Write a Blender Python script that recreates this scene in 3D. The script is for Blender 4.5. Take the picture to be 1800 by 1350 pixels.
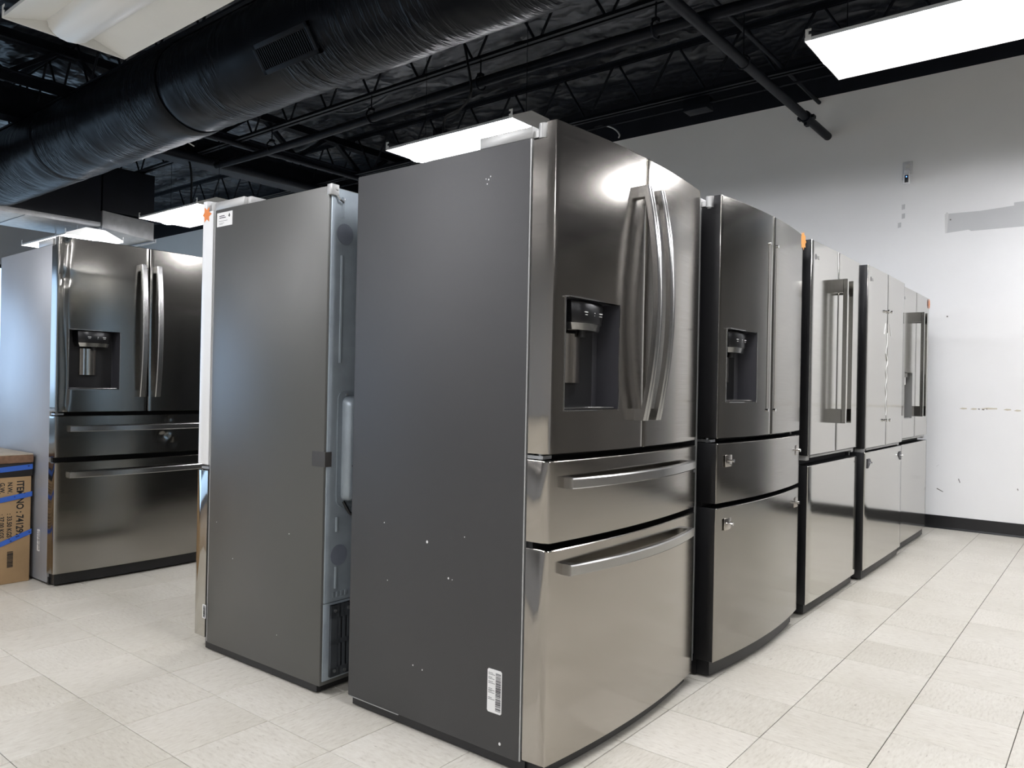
import bpy, bmesh, math, random
from mathutils import Vector, Matrix, noise

for o in list(bpy.data.objects): bpy.data.objects.remove(o)
SC = bpy.context.scene
COL = SC.collection
PI = math.pi

# ------------------------------------------------------------------ camera
YAW, PITCH, ROLL, CAMH = 0.6739, 0.0031, 0.0197, 1.0613
fw = Vector((-math.sin(YAW)*math.cos(PITCH), math.cos(YAW)*math.cos(PITCH), math.sin(PITCH)))
rt = Vector((math.cos(YAW), math.sin(YAW), 0)); up = rt.cross(fw)
r2 = math.cos(ROLL)*rt + math.sin(ROLL)*up; u2 = -math.sin(ROLL)*rt + math.cos(ROLL)*up
cam = bpy.data.objects.new('camera', bpy.data.cameras.new('camera')); COL.objects.link(cam)
cam.data.sensor_width = 36.0; cam.data.lens = 27.0; cam.data.clip_start = .02; cam.data.clip_end = 200
m3 = Matrix((r2, u2, -fw)).transposed().to_4x4(); m3.translation = (0, 0, CAMH)
cam.matrix_world = m3
SC.camera = cam

# ------------------------------------------------------------------ sky, exposure
w = bpy.data.worlds.new('sky'); SC.world = w; w.use_nodes = True
nt = w.node_tree; bg = nt.nodes['Background']
bg.inputs[0].default_value = (.46, .68, 1.0, 1); bg.inputs[1].default_value = 3.8      # even blue-white daylight outside the storefront
vs = SC.view_settings
vs.view_transform = 'Standard'; vs.look = 'None'; vs.exposure = 0.0; vs.gamma = 1.0; vs.use_curve_mapping = False
LAMP = 52.0          # emission of a lit lamp lens

# ------------------------------------------------------------------ materials
def srgb(r, g, b):
    f = lambda c: (c/12.92 if c <= .04045 else ((c+.055)/1.055)**2.4)
    return (f(r/255), f(g/255), f(b/255), 1)

class NT:
    def __init__(s, name):
        s.m = bpy.data.materials.new(name); s.m.use_nodes = True
        s.t = s.m.node_tree; s.p = s.t.nodes['Principled BSDF']
    def n(s, typ, **kw):
        nd = s.t.nodes.new('ShaderNode'+typ)
        for k, v in kw.items():
            if k.startswith('i_'): nd.inputs[k[2:].replace('_', ' ')].default_value = v
            else: setattr(nd, k, v)
        return nd
    def l(s, a, b): s.t.links.new(a, b)
    def set(s, **kw):
        names = dict(col='Base Color', rough='Roughness', metal='Metallic', spec='Specular IOR Level', aniso='Anisotropic', ior='IOR', coat='Coat Weight', coatr='Coat Roughness', em='Emission Color', ems='Emission Strength')
        for k, v in kw.items(): s.p.inputs[names[k]].default_value = v
        return s
    def bump(s, h, strength=.2, dist=.01):
        b = s.n('Bump', i_Strength=strength, i_Distance=dist); s.l(h, b.inputs['Height']); s.l(b.outputs[0], s.p.inputs['Normal']); return b
    def tex(s, kind='Noise', scale=5., detail=4., mapscale=None, coord='Object', rough=.55):
        tc = s.n('TexCoord'); src = tc.outputs[coord]
        if mapscale:
            mp = s.n('Mapping'); mp.inputs['Scale'].default_value = mapscale; s.l(src, mp.inputs[0]); src = mp.outputs[0]
        t = s.n('Tex'+kind); t.inputs['Scale'].default_value = scale
        if kind == 'Noise': t.inputs['Detail'].default_value = detail; t.inputs['Roughness'].default_value = rough
        s.l(src, t.inputs['Vector']); return t
    def ramp(s, fac, stops):
        r = s.n('ValToRGB'); e = r.color_ramp.elements
        while len(e) < len(stops): e.new(.5)
        for i, (p, c) in enumerate(stops): e[i].position = p; e[i].color = c
        s.l(fac, r.inputs[0]); return r

def plain(name, col, rough=.5, metal=0., **kw):
    a = NT(name); a.set(col=col, rough=rough, metal=metal, **kw); return a.m
def painted(name, col, rough=.5, metal=0., var=.12, scale=6., bscale=300., bstr=.05, **kw):
    a = NT(name); a.set(rough=rough, metal=metal, **kw)
    t = a.tex(scale=scale, detail=5)
    c0 = tuple(max(0, c*(1-var)) for c in col[:3])+(1,); c1 = tuple(min(1, c*(1+var)) for c in col[:3])+(1,)
    r = a.ramp(t.outputs[0], [(.3, c0), (.7, c1)]); a.l(r.outputs[0], a.p.inputs['Base Color'])
    b = a.tex(scale=bscale, detail=3); a.bump(b.outputs[0], bstr, .002)
    return a.m
def steel(name, col, rough=.2, aniso=.72, wav=.03, brush=.04):
    a = NT(name); a.set(col=col, metal=1.0, aniso=aniso)
    t = a.tex(scale=1., detail=6, mapscale=(6, 6, 700))                     # horizontal brush lines
    mr = a.n('MapRange'); mr.inputs['To Min'].default_value = rough-.05; mr.inputs['To Max'].default_value = rough+.08
    a.l(t.outputs[0], mr.inputs[0]); a.l(mr.outputs[0], a.p.inputs['Roughness'])
    tg = a.n('Tangent', direction_type='RADIAL', axis='Z'); a.l(tg.outputs[0], a.p.inputs['Tangent'])
    w1 = a.tex(scale=3.2, detail=1, mapscale=(1, 1, .45))
    b1 = a.n('Bump', i_Strength=wav, i_Distance=.05); a.l(w1.outputs[0], b1.inputs['Height'])
    a.l(b1.outputs[0], a.p.inputs['Normal'])
    return a.m

M = {}
M['steel'] = steel('brushed_stainless', srgb(168, 163, 156), rough=.145)
M['steel_dark'] = steel('brushed_stainless_smoky', srgb(150, 147, 141), rough=.14)
M['steel_flat'] = steel('brushed_stainless_flat', srgb(186, 184, 178), rough=.10, wav=.012)
M['handle'] = plain('handle_metal', srgb(168, 167, 165), .24, 1.)
M['chrome'] = plain('polished_chrome', srgb(225, 225, 225), .08, 1.)
M['paddle'] = plain('paddle_metal', srgb(205, 198, 188), .16, 1.)
M['case_dark'] = painted('dark_textured_case_paint', srgb(40, 40, 41), .55, .08, .05, 3., 420., .10, spec=.9)
M['case_grey'] = painted('grey_case_paint', srgb(84, 84, 81), .40, .3, .04, 2., 500., .03)
M['case_light'] = painted('light_grey_case_paint', srgb(150, 153, 158), .36, .3, .05, 2.5, 500., .03)
M['case_black'] = painted('black_case_paint', srgb(12, 12, 14), .4, 0., .1, 4., 400., .05)
M['hinge'] = plain('hinge_grey', srgb(170, 170, 168), .4, .3)
M['white_trim'] = plain('white_door_edge', srgb(225, 226, 226), .4)
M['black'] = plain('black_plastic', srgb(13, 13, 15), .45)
M['gloss_black'] = plain('gloss_black_plastic', srgb(14, 14, 16), .3)
M['dark_grey'] = plain('dark_grey_plastic', srgb(48, 48, 52), .38)
M['mid_grey'] = plain('mid_grey_plastic', srgb(122, 122, 120), .4)
M['rubber'] = plain('rubber', srgb(16, 16, 18), .7)
M['galv'] = painted('galvanised_sheet', srgb(150, 160, 167), .34, .35, .12, 9., 60., .1)
M['galv_dull'] = painted('galvanised_duct_sheet', srgb(196, 197, 198), .45, .2, .14, 12., 50., .15)
M['vent_black'] = painted('black_vent_cover', srgb(82, 86, 90), .4, .3, .1, 8., 200., .05)
M['label'] = plain('label_paper', srgb(226, 226, 224), .5)
M['ink'] = plain('black_print', srgb(22, 22, 22), .6)
M['ink_grey'] = plain('grey_print', srgb(108, 108, 106), .5)
M['orange'] = plain('orange_sticker', srgb(214, 122, 52), .55)
M['orange2'] = plain('amber_sticker', srgb(232, 160, 72), .55)
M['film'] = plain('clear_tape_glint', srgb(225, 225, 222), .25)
M['board'] = painted('board_top', srgb(178, 168, 152), .55, 0., .18, 18., 120., .2)
M['board_edge'] = painted('board_edge', srgb(116, 88, 68), .7, 0., .25, 40., 200., .3)
M['band_black'] = plain('black_wrap', srgb(30, 27, 26), .45)
M['cardboard'] = painted('cardboard', srgb(160, 132, 96), .75, 0., .08, 9., 160., .12)
M['cable'] = plain('black_cable', srgb(14, 15, 18), .45)
M['cable_white'] = plain('white_cable', srgb(190, 190, 190), .5)
M['enamel'] = painted('white_enamel', srgb(232, 232, 228), .35, 0., .02, 4., 300., .02)
M['enamel_back'] = painted('grey_lamp_housing', srgb(196, 198, 198), .45, 0., .04, 4., 300., .02)
M['bolt'] = plain('zinc_bolt', srgb(190, 192, 194), .3, .9)
M['plug'] = painted('foam_plug', srgb(122, 128, 140), .55, .2, .06, 30., 300., .1)
M['camera_body'] = plain('white_camera_shell', srgb(225, 226, 228), .35)
M['outlet'] = plain('white_outlet_plate', srgb(206, 207, 208), .4)
M['putty'] = plain('grey_putty', srgb(196, 197, 197), .7)
M['putty2'] = plain('pale_putty', srgb(214, 214, 212), .7)
M['scuff'] = plain('chipped_plaster', srgb(205, 198, 180), .8)
M['scuff_dark'] = plain('dark_scuff', srgb(120, 116, 110), .8)
M['chip'] = plain('white_paint_chip', srgb(232, 232, 230), .6)
M['tape_grey'] = plain('grey_tape', srgb(56, 54, 52), .4)
M['concrete'] = painted('concrete_outside', srgb(170, 168, 160), .85, 0., .1, 3., 60., .2)
M['frame_alu'] = plain('dark_window_frame', srgb(60, 62, 66), .4, .5)

a = NT('lamp_lens_lit'); a.set(col=(1, 1, 1, 1), rough=.4, em=(.985, .985, 1.03, 1), ems=LAMP); M['lens_on'] = a.m
a = NT('lamp_lens_off'); a.set(col=srgb(226, 226, 224), rough=.3); M['lens_off'] = a.m
a = NT('blue_indicator'); a.set(col=srgb(60, 110, 255), rough=.3, em=(.15, .35, 1, 1), ems=3.); M['led'] = a.m

# wall paint: off white, roller texture, faint grubby patches
a = NT('wall_white_paint'); a.set(rough=.62)
t = a.tex(scale=.9, detail=6); r = a.ramp(t.outputs[0], [(.3, srgb(232, 232, 231)), (.75, srgb(241, 241, 240))])
a.l(r.outputs[0], a.p.inputs['Base Color']); b = a.tex(scale=90, detail=4); a.bump(b.outputs[0], .08, .004); M['wall'] = a.m
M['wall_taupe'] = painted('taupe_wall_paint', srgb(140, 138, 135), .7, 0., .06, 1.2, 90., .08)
M['wall_dim'] = painted('grey_wall_paint', srgb(176, 176, 176), .7, 0., .04, 1.2, 90., .08)
M['black_paint'] = painted('black_ceiling_paint', (.008, .0095, .014, 1), .5, 0., .25, 5., 120., .15, spec=.25)
M['steel_black'] = painted('black_painted_steel', (.007, .0085, .0125, 1), .45, 0., .25, 8., 150., .1, spec=.12)
M['base'] = plain('black_vinyl_base', srgb(20, 20, 22), .3)
M['grout'] = painted('tile_joint_dirt', srgb(78, 73, 66), .85, 0., .15, 20., 100., .1)

# black foil insulation overhead
a = NT('black_insulation_facing'); a.set(col=(.012, .014, .019, 1), rough=.29, spec=.55)
t = a.tex(scale=2.1, detail=3, mapscale=(1, .6, 1), rough=.5); t2 = a.tex(scale=3.4, detail=2, mapscale=(.6, 1, 1)); t3 = a.tex(scale=9., detail=2)
mr1 = a.n('Math', operation='SUBTRACT'); mr1.inputs[1].default_value = .5; a.l(t2.outputs[0], mr1.inputs[0])
mr2 = a.n('Math', operation='ABSOLUTE'); a.l(mr1.outputs[0], mr2.inputs[0])
mx = a.n('Math', operation='ADD'); a.l(t.outputs[0], mx.inputs[0]); a.l(mr2.outputs[0], mx.inputs[1])
m8 = a.n('Math', operation='MULTIPLY'); m8.inputs[1].default_value = .05; a.l(t3.outputs[0], m8.inputs[0])
mx2 = a.n('Math', operation='ADD'); a.l(mx.outputs[0], mx2.inputs[0]); a.l(m8.outputs[0], mx2.inputs[1])
a.bump(mx2.outputs[0], .9, .10); M['insul'] = a.m
# duct wrap: glossy black plastic with fine creases round the pipe
a = NT('black_duct_wrap'); a.set(col=(.0045, .0055, .008, 1), rough=.30, spec=.10)
t = a.tex(scale=3.2, detail=4, mapscale=(3.0, .55, .55), rough=.5); t2 = a.tex(scale=8., detail=3, mapscale=(2.6, .5, .5), rough=.5); t3 = a.tex(scale=1.3, detail=3)
def ridge(src, amt):
    s1 = a.n('Math', operation='SUBTRACT'); a.l(src, s1.inputs[0]); s1.inputs[1].default_value = .5
    s2 = a.n('Math', operation='ABSOLUTE'); a.l(s1.outputs[0], s2.inputs[0])
    s3 = a.n('MapRange'); s3.inputs['From Min'].default_value = 0; s3.inputs['From Max'].default_value = .07; s3.inputs['To Min'].default_value = amt; s3.inputs['To Max'].default_value = 0
    a.l(s2.outputs[0], s3.inputs[0]); return s3.outputs[0]
mk = a.n('MapRange'); mk.inputs['From Min'].default_value = .42; mk.inputs['From Max'].default_value = .62; a.l(t3.outputs[0], mk.inputs[0])
s4 = a.n('Math', operation='ADD'); a.l(ridge(t.outputs[0], 1.), s4.inputs[0]); a.l(ridge(t2.outputs[0], .45), s4.inputs[1])
s5 = a.n('Math', operation='MULTIPLY'); a.l(s4.outputs[0], s5.inputs[0]); a.l(mk.outputs[0], s5.inputs[1])
a.bump(s5.outputs[0], .55, .012); M['wrap'] = a.m

# vinyl composition tile: warm ivory with short streaks, shifted per tile
def tile_mat(coord_random=True):
    a = NT('vinyl_tile'); a.set(rough=.33, spec=.45)
    tc = a.n('TexCoord'); oi = a.n('ObjectInfo')
    cm = a.n('CombineXYZ'); mu = a.n('Math', operation='MULTIPLY'); mu.inputs[1].default_value = 57.
    a.l(oi.outputs['Random'], mu.inputs[0]); a.l(mu.outputs[0], cm.inputs[0]); a.l(mu.outputs[0], cm.inputs[1]); a.l(mu.outputs[0], cm.inputs[2])
    ad = a.n('VectorMath', operation='ADD'); a.l(tc.outputs['Object'], ad.inputs[0]); a.l(cm.outputs[0], ad.inputs[1])
    mp = a.n('Mapping'); mp.inputs['Scale'].default_value = (10, 36, 10); a.l(ad.outputs[0], mp.inputs[0])
    n1 = a.n('TexNoise'); n1.inputs['Scale'].default_value = 3.2; n1.inputs['Detail'].default_value = 7; n1.inputs['Roughness'].default_value = .68
    a.l(mp.outputs[0], n1.inputs['Vector'])
    r1 = a.ramp(n1.outputs[0], [(.28, srgb(186, 180, 168)), (.42, srgb(208, 203, 192)), (.62, srgb(217, 213, 203)), (.8, srgb(224, 221, 212))])
    n2 = a.n('TexNoise'); n2.inputs['Scale'].default_value = 2.2; n2.inputs['Detail'].default_value = 5; a.l(ad.outputs[0], n2.inputs['Vector'])
    r2_ = a.ramp(n2.outputs[0], [(.35, (.86, .85, .82, 1)), (.65, (1, 1, 1, 1))])
    m1 = a.n('MixRGB', blend_type='MULTIPLY'); m1.inputs[0].default_value = .8
    a.l(r1.outputs[0], m1.inputs[1]); a.l(r2_.outputs[0], m1.inputs[2])
    # small scratches / specks
    mp2 = a.n('Mapping'); mp2.inputs['Scale'].default_value = (18, 60, 18); a.l(ad.outputs[0], mp2.inputs[0])
    n3 = a.n('TexNoise'); n3.inputs['Scale'].default_value = 1.7; n3.inputs['Detail'].default_value = 2; a.l(mp2.outputs[0], n3.inputs['Vector'])
    r3 = a.ramp(n3.outputs[0], [(.69, (1, 1, 1, 1)), (.76, (.60, .58, .55, 1))])
    m2 = a.n('MixRGB', blend_type='MULTIPLY'); m2.inputs[0].default_value = .7; a.l(m1.outputs[0], m2.inputs[1]); a.l(r3.outputs[0], m2.inputs[2])
    # slight tint per tile
    rr = a.ramp(oi.outputs['Random'], [(0, (.93, .93, .92, 1)), (1, (1, 1, 1, 1))])
    m3_ = a.n('MixRGB', blend_type='MULTIPLY'); m3_.inputs[0].default_value = 1.; a.l(m2.outputs[0], m3_.inputs[1]); a.l(rr.outputs[0], m3_.inputs[2])
    a.l(m3_.outputs[0], a.p.inputs['Base Color'])
    mr = a.n('MapRange'); mr.inputs['To Min'].default_value = .26; mr.inputs['To Max'].default_value = .46
    a.l(n2.outputs[0], mr.inputs[0]); a.l(mr.outputs[0], a.p.inputs['Roughness'])
    a.bump(n1.outputs[0], .04, .002)
    return a.m
M['tile'] = tile_mat()

# blue painter's tape with darker print
a = NT('blue_printed_tape'); a.set(rough=.45)
t = a.tex(kind='Voronoi', scale=34., mapscale=(1, 1, 1.6)); r = a.ramp(t.outputs['Distance'], [(.13, srgb(20, 32, 72)), (.2, srgb(48, 92, 178))])
a.l(r.outputs[0], a.p.inputs['Base Color']); M['blue_tape'] = a.m

# ------------------------------------------------------------------ mesh helpers
class MB:
    def __init__(s): s.v = []; s.f = []; s.mi = []
    def add(s, vs, fs, mi=0):
        n = len(s.v); s.v += [tuple(p) for p in vs]
        for f in fs: s.f.append(tuple(i+n for i in f)); s.mi.append(mi)
        return s
    def box(s, x0, x1, y0, y1, z0, z1, mi=0):
        return s.add([(x0,y0,z0),(x1,y0,z0),(x1,y1,z0),(x0,y1,z0),(x0,y0,z1),(x1,y0,z1),(x1,y1,z1),(x0,y1,z1)],
                     [(0,3,2,1),(4,5,6,7),(0,1,5,4),(1,2,6,5),(2,3,7,6),(3,0,4,7)], mi)
    def poly(s, pts, d, mi=0):
        """extrude a planar polygon by vector d"""
        n = len(pts); d = Vector(d); P = [Vector(p) for p in pts]
        vs = P+[p+d for p in P]
        return s.add(vs, [tuple(range(n))[::-1], tuple(range(n, 2*n))]+[(i, (i+1) % n, n+(i+1) % n, n+i) for i in range(n)], mi)
    def tube(s, pts, r, n=10, mi=0, cap=True):
        P = [Vector(p) for p in pts]; k = len(P); vs = []; fs = []
        rr = r if isinstance(r, (list, tuple)) else [r]*k
        t0 = (P[1]-P[0]).normalized(); ref = Vector((0,0,1)) if abs(t0.z) < .9 else Vector((1,0,0)); nx = t0.cross(ref).normalized()
        for i in range(k):
            t = ((P[min(i+1,k-1)]-P[i]).normalized()+(P[i]-P[max(i-1,0)]).normalized()).normalized()
            nx = (nx-t*nx.dot(t)).normalized(); ny = t.cross(nx)
            for j in range(n):
                an = 2*PI*j/n; vs.append(P[i]+(nx*math.cos(an)+ny*math.sin(an))*rr[i])
        for i in range(k-1):
            for j in range(n): fs.append((i*n+j, i*n+(j+1) % n, (i+1)*n+(j+1) % n, (i+1)*n+j))
        if cap: fs += [tuple(range(n))[::-1], tuple(range((k-1)*n, k*n))]
        return s.add(vs, fs, mi)
    def loft(s, secs, mi=0):
        n = len(secs[0]); vs = [p for sec in secs for p in sec]; k = len(secs); fs = []
        for i in range(k-1):
            for j in range(n): fs.append((i*n+j, i*n+(j+1) % n, (i+1)*n+(j+1) % n, (i+1)*n+j))
        fs += [tuple(range(n))[::-1], tuple(range((k-1)*n, k*n))]
        return s.add(vs, fs, mi)
    def build(s, name, mats, parent=None, smooth=True, bevel=0., ang=35, seg=2, label=None):
        me = bpy.data.meshes.new(name); me.from_pydata(s.v, [], s.f)
        if not isinstance(mats, (list, tuple)): mats = [mats]
        for m in mats: me.materials.append(m)
        me.polygons.foreach_set('material_index', s.mi)
        bm = bmesh.new(); bm.from_mesh(me); bmesh.ops.recalc_face_normals(bm, faces=bm.faces)
        if bevel:
            es = [e for e in bm.edges if len(e.link_faces) == 2 and e.calc_face_angle(0) > math.radians(30)]
            bmesh.ops.bevel(bm, geom=es, offset=bevel, segments=seg, profile=.5, affect='EDGES', clamp_overlap=True)
        bm.to_mesh(me); bm.free()
        if smooth:
            me.polygons.foreach_set('use_smooth', [True]*len(me.polygons)); me.set_sharp_from_angle(angle=math.radians(ang))
        o = bpy.data.objects.new(name, me); COL.objects.link(o)
        if parent: o.parent = parent
        if label: o['label'] = label
        return o

def empty(name, loc, rz=0., ry=0.):
    o = bpy.data.objects.new(name, None); COL.objects.link(o); o.location = loc; o.rotation_euler = (0, ry, rz); o.empty_display_size = .1
    return o
def tag(o, label, cat, group=None):
    o['label'] = label; o['category'] = cat
    if group: o['group'] = group
    return o
def struct(o): o['kind'] = 'structure'; return o
def link_copy(src, parent):
    c = src.copy(); COL.objects.link(c); c.parent = parent; return c
def copy_tree(o, parent=None):
    c = o.copy(); COL.objects.link(c); c.parent = parent
    for ch in list(o.children): copy_tree(ch, c)
    return c
def text_mesh(txt, size, mat, name, parent, mw, bold=0., narrow=1.):
    cu = bpy.data.curves.new(name, 'FONT'); cu.body = txt; cu.size = size; cu.extrude = .0002; cu.offset = bold
    cu.resolution_u = 3
    ob = bpy.data.objects.new(name, cu); COL.objects.link(ob)
    bpy.context.view_layer.update()
    me = bpy.data.meshes.new_from_object(ob.evaluated_get(bpy.context.evaluated_depsgraph_get()))
    bpy.data.objects.remove(ob); bpy.data.curves.remove(cu)
    me.transform(Matrix.Diagonal((narrow, 1, 1, 1))); me.transform(mw)
    me.materials.clear(); me.materials.append(mat)
    o = bpy.data.objects.new(name, me); COL.objects.link(o); o.parent = parent
    return o
def frame(origin, xdir, ydir):
    x = Vector(xdir).normalized(); y = Vector(ydir).normalized(); z = x.cross(y)
    m = Matrix((x, y, z)).transposed().to_4x4(); m.translation = origin; return m

# ------------------------------------------------------------------ the room
WY = 6.93                      # face of the back wall
XL, XR, YF, ZT = -15.2, 9.0, -6.2, 4.12
WHITE_TOP = 3.65
OPEN_X = .28                   # the white back wall ends here (beyond the frame)

f = MB().box(XL-.2, XR+.2, YF-.2, 8.4, -.12, -.004); floor = struct(f.build('floor', M['grout'], smooth=False))
f = MB().box(XL-.15, OPEN_X, WY, WY+.16, 0, WHITE_TOP); wall_back = struct(f.build('wall_back', M['wall'], smooth=False))
f = MB().box(XL-.15, OPEN_X, WY+.004, WY+.16, WHITE_TOP, ZT+.2); f.box(OPEN_X, XR+.1, WY, WY+.16, 2.8, ZT+.2)
struct(f.build('wall_back_upper', M['black_paint'], smooth=False))
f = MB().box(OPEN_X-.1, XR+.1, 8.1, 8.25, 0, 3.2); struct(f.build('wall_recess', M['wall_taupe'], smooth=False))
for x0, x1 in ((.95, 1.08), (1.75, 1.86), (3.3, 3.5), (5.1, 5.25)):
    f = MB().box(x0, x1, WY-.02, WY+.15, 0, 2.8); struct(f.build('trim_post', M['case_black'], bevel=.006))
f = MB().box(OPEN_X, XR, WY+.16, 8.1, 2.75, 2.85); struct(f.build('ceiling_recess', M['wall_dim'], smooth=False))
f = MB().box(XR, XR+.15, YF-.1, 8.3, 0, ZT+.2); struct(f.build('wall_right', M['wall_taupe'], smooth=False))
f = MB().box(XL-.15, XR+.15, YF-.15, YF, 0, ZT+.2); struct(f.build('wall_front', M['wall_dim'], smooth=False))
# left wall: storefront openings
wy0, wy1, wz0, wz1 = -5.9, 6.3, .25, 3.0
f = MB()
f.box(XL-.15, XL, YF, wy0, 0, ZT+.2); f.box(XL-.15, XL, wy1, WY, 0, ZT+.2); f.box(XL-.15, XL, wy0, wy1, 0, wz0); f.box(XL-.15, XL, wy0, wy1, wz1, ZT+.2)
struct(f.build('wall_left', M['wall_dim'], smooth=False))
nwin = 7
for i in range(nwin):
    a0 = wy0+(wy1-wy0)*i/nwin; a1 = wy0+(wy1-wy0)*(i+1)/nwin
    wr = struct(empty('window_%d' % (i+1), (XL-.08, (a0+a1)/2, wz0)))
    h = (a1-a0)/2; f = MB()
    for b0, b1, c0, c1 in ((-h, -h+.05, 0, wz1-wz0), (h-.05, h, 0, wz1-wz0), (-h, h, 0, .06), (-h, h, wz1-wz0-.06, wz1-wz0)): f.box(-.04, .04, b0, b1, c0, c1)
    f.build('window_frame', M['frame_alu'], wr, bevel=.004)
f = MB().box(-70, XL-.15, -40, 40, -.2, -.05); struct(f.build('ground_outside', M['concrete'], smooth=False))

# cove base along the back wall: stretches with a thin shiny lower lip
f = MB(); prof = [(WY, 0), (WY-.014, 0), (WY-.006, .012), (WY-.005, .098), (WY, .1)]
f.poly([(XL, y, z) for y, z in prof], (OPEN_X-XL, 0, 0)); struct(f.build('baseboard_back', M['base'], ang=20))
# marks on the back wall
def wallpatch(pts, name, mat, d=.0015, parent=wall_back):
    f = MB().poly([(x, WY+.0005, z) for x, z in pts], (0, -d, 0)); return f.build(name, mat, parent, smooth=False)
for x, z in ((-1.448, 2.601), (-1.447, 2.526), (-1.475, 2.454)):
    wallpatch([(x-.012, z-.022), (x+.012, z-.018), (x+.013, z+.022), (x-.011, z+.02)], 'putty_dab', M['putty'])
wallpatch([(-1.128, 2.352), (-.98, 2.362), (-.96, 2.35), (.1, 2.34), (.1, 2.56), (-.68, 2.535), (-.68, 2.512), (-.9, 2.5), (-1.118, 2.505)], 'putty_strip', M['putty'])
wallpatch([(-1.14, 2.35), (-1.128, 2.352), (-1.118, 2.505), (-1.13, 2.52), (-1.145, 2.5)], 'putty_edge', M['putty2'])
rnd = random.Random(4)
xx = -1.02
while xx < .1:
    ln = rnd.uniform(.03, .12); zc = .960+rnd.uniform(-.006, .004)-(xx+1.02)*.012
    wallpatch([(xx, zc), (xx+ln*.5, zc-.005), (xx+ln, zc-.002), (xx+ln, zc+.007), (xx+ln*.4, zc+.009)], 'chipped_line', M['scuff'], .001)
    xx += ln+rnd.uniform(.005, .05)
for x, z, s in ((-.895, .955, .012), (-.87, .952, .016), (-.84, .957, .008)):
    wallpatch([(x, z), (x+s, z-.004), (x+s*1.4, z+.003), (x+s*.4, z+.006)], 'dark_chip', M['scuff_dark'], .0018)
for x, z, dx, dz in ((-1.19, .465, .03, .035), (-1.175, .485, .02, .02), (-1.17, .31, .045, -.022), (-1.02, .40, .012, -.03), (-.63, .36, .006, -.012)):
    wallpatch([(x, z), (x+dx, z+dz), (x+dx+.004, z+dz+.004), (x+.005, z+.006)], 'scuff_mark', M['scuff_dark'], .001)
for x, z in ((-1.105, 2.455), (-1.115, 1.685)):
    wallpatch([(x-.005, z-.005), (x+.005, z-.005), (x+.006, z+.005), (x-.005, z+.006)], 'nail_hole', M['scuff_dark'], .002)

# floor tiles: the 300 that show largest are objects, the rest one piece
T = .3048; GX, GY = -1.1672, 2.6357
boxes = [(-2.0, -1.2, 1.68, 2.57), (-2.0, -1.2, 2.7, 3.55), (-2.0, -1.2, 3.7, 4.5), (-2.0, -1.2, 4.65, 5.5), (-2.0, -1.2, 5.6, 6.5), (-2.9, -2.15, 1.65, 2.5), (-5.0, -4.25, 1.62, 2.45)]
def px(P):
    d = Vector(P)-Vector((0, 0, CAMH)); z = d.dot(fw)
    if z < .15: return None
    return 900+1350*d.dot(r2)/z, 675-1350*d.dot(u2)/z
cells = []
for i in range(-48, 34):
    for j in range(-29, 15):
        cx = GX+T*(i+.5); cy = GY+T*(j+.5)
        if cx < XL+.1 or cx > XR-.1 or cy < YF+.1 or cy > (WY-.155 if cx < OPEN_X else 8.0): continue
        cells.append((cx, cy, i, j))
def shows(c):
    q = px((c[0], c[1], 0))
    if not q or not (-130 < q[0] < 1930 and q[1] < 1480): return False
    if any(b[0]+.1 < c[0] < b[1]-.1 and b[2]+.1 < c[1] < b[3]-.1 for b in boxes): return False
    if q[0] < 620 and c[1] > 2.6 and c[0] > -4.1: return False           # hidden behind the fridges
    if c[0] < -2.0 and c[1] > 3.2: return False
    if c[0] < -4.3 and c[1] > 1.6: return False
    if -2.0 < c[0] < -1.2 and c[1] > 1.7: return False
    return True
vis = sorted([c for c in cells if shows(c)], key=lambda c: c[0]**2+c[1]**2)[:300]
visset = set((c[2], c[3]) for c in vis)
h = T/2-.0012
f = MB().box(-h, h, -h, h, -.004, 0); tile0 = f.build('floor_tile', M['tile'], floor, bevel=.0009, seg=1)
rnd = random.Random(7)
for k, c in enumerate(vis):
    o = tile0 if k == 0 else link_copy(tile0, floor)
    o.location = (c[0], c[1], rnd.uniform(-.0003, .0003)); o.rotation_euler = (0, 0, (PI/2 if (c[2]+c[3]) % 2 else 0)+PI*rnd.randint(0, 1))
f = MB()
for c in cells:
    if (c[2], c[3]) not in visset: f.box(c[0]-h, c[0]+h, c[1]-h, c[1]+h, -.004, 0)
o = f.build('floor_tile_field', M['tile'], floor, smooth=False); o['kind'] = 'stuff'

# ceiling: sagging black insulation between the joists
JY = [6.0, 4.42, 2.84, 1.26, -.32, -1.9, -3.48, -5.06]
JB, JT = 3.55, 4.02
nx, ny = 480, 260; vs = []; fs = []
for i in range(nx+1):
    for j in range(ny+1):
        x = XL+(XR-XL)*i/nx; y = YF+(8.3-YF)*j/ny
        dj = min(abs(y-q) for q in JY); sag = .06*min(1, dj/.5)
        z = ZT-.02-sag+.05*noise.noise(Vector((x*.9, y*1.3, 0)))+.05*abs(noise.noise(Vector((x*2.6+y*1.1, y*2.2, 5))))
        vs.append((x, y, z))
for i in range(nx):
    for j in range(ny):
        q = i*(ny+1)+j; fs.append((q, q+1, q+ny+2, q+ny+1))
f = MB().add(vs, fs); struct(f.build('ceiling', M['insul'], ang=80))
f = MB().box(XL-.1, XR+.1, YF-.1, 8.3, ZT+.12, ZT+.2); struct(f.build('ceiling_deck', M['black_paint'], smooth=False))

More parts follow.
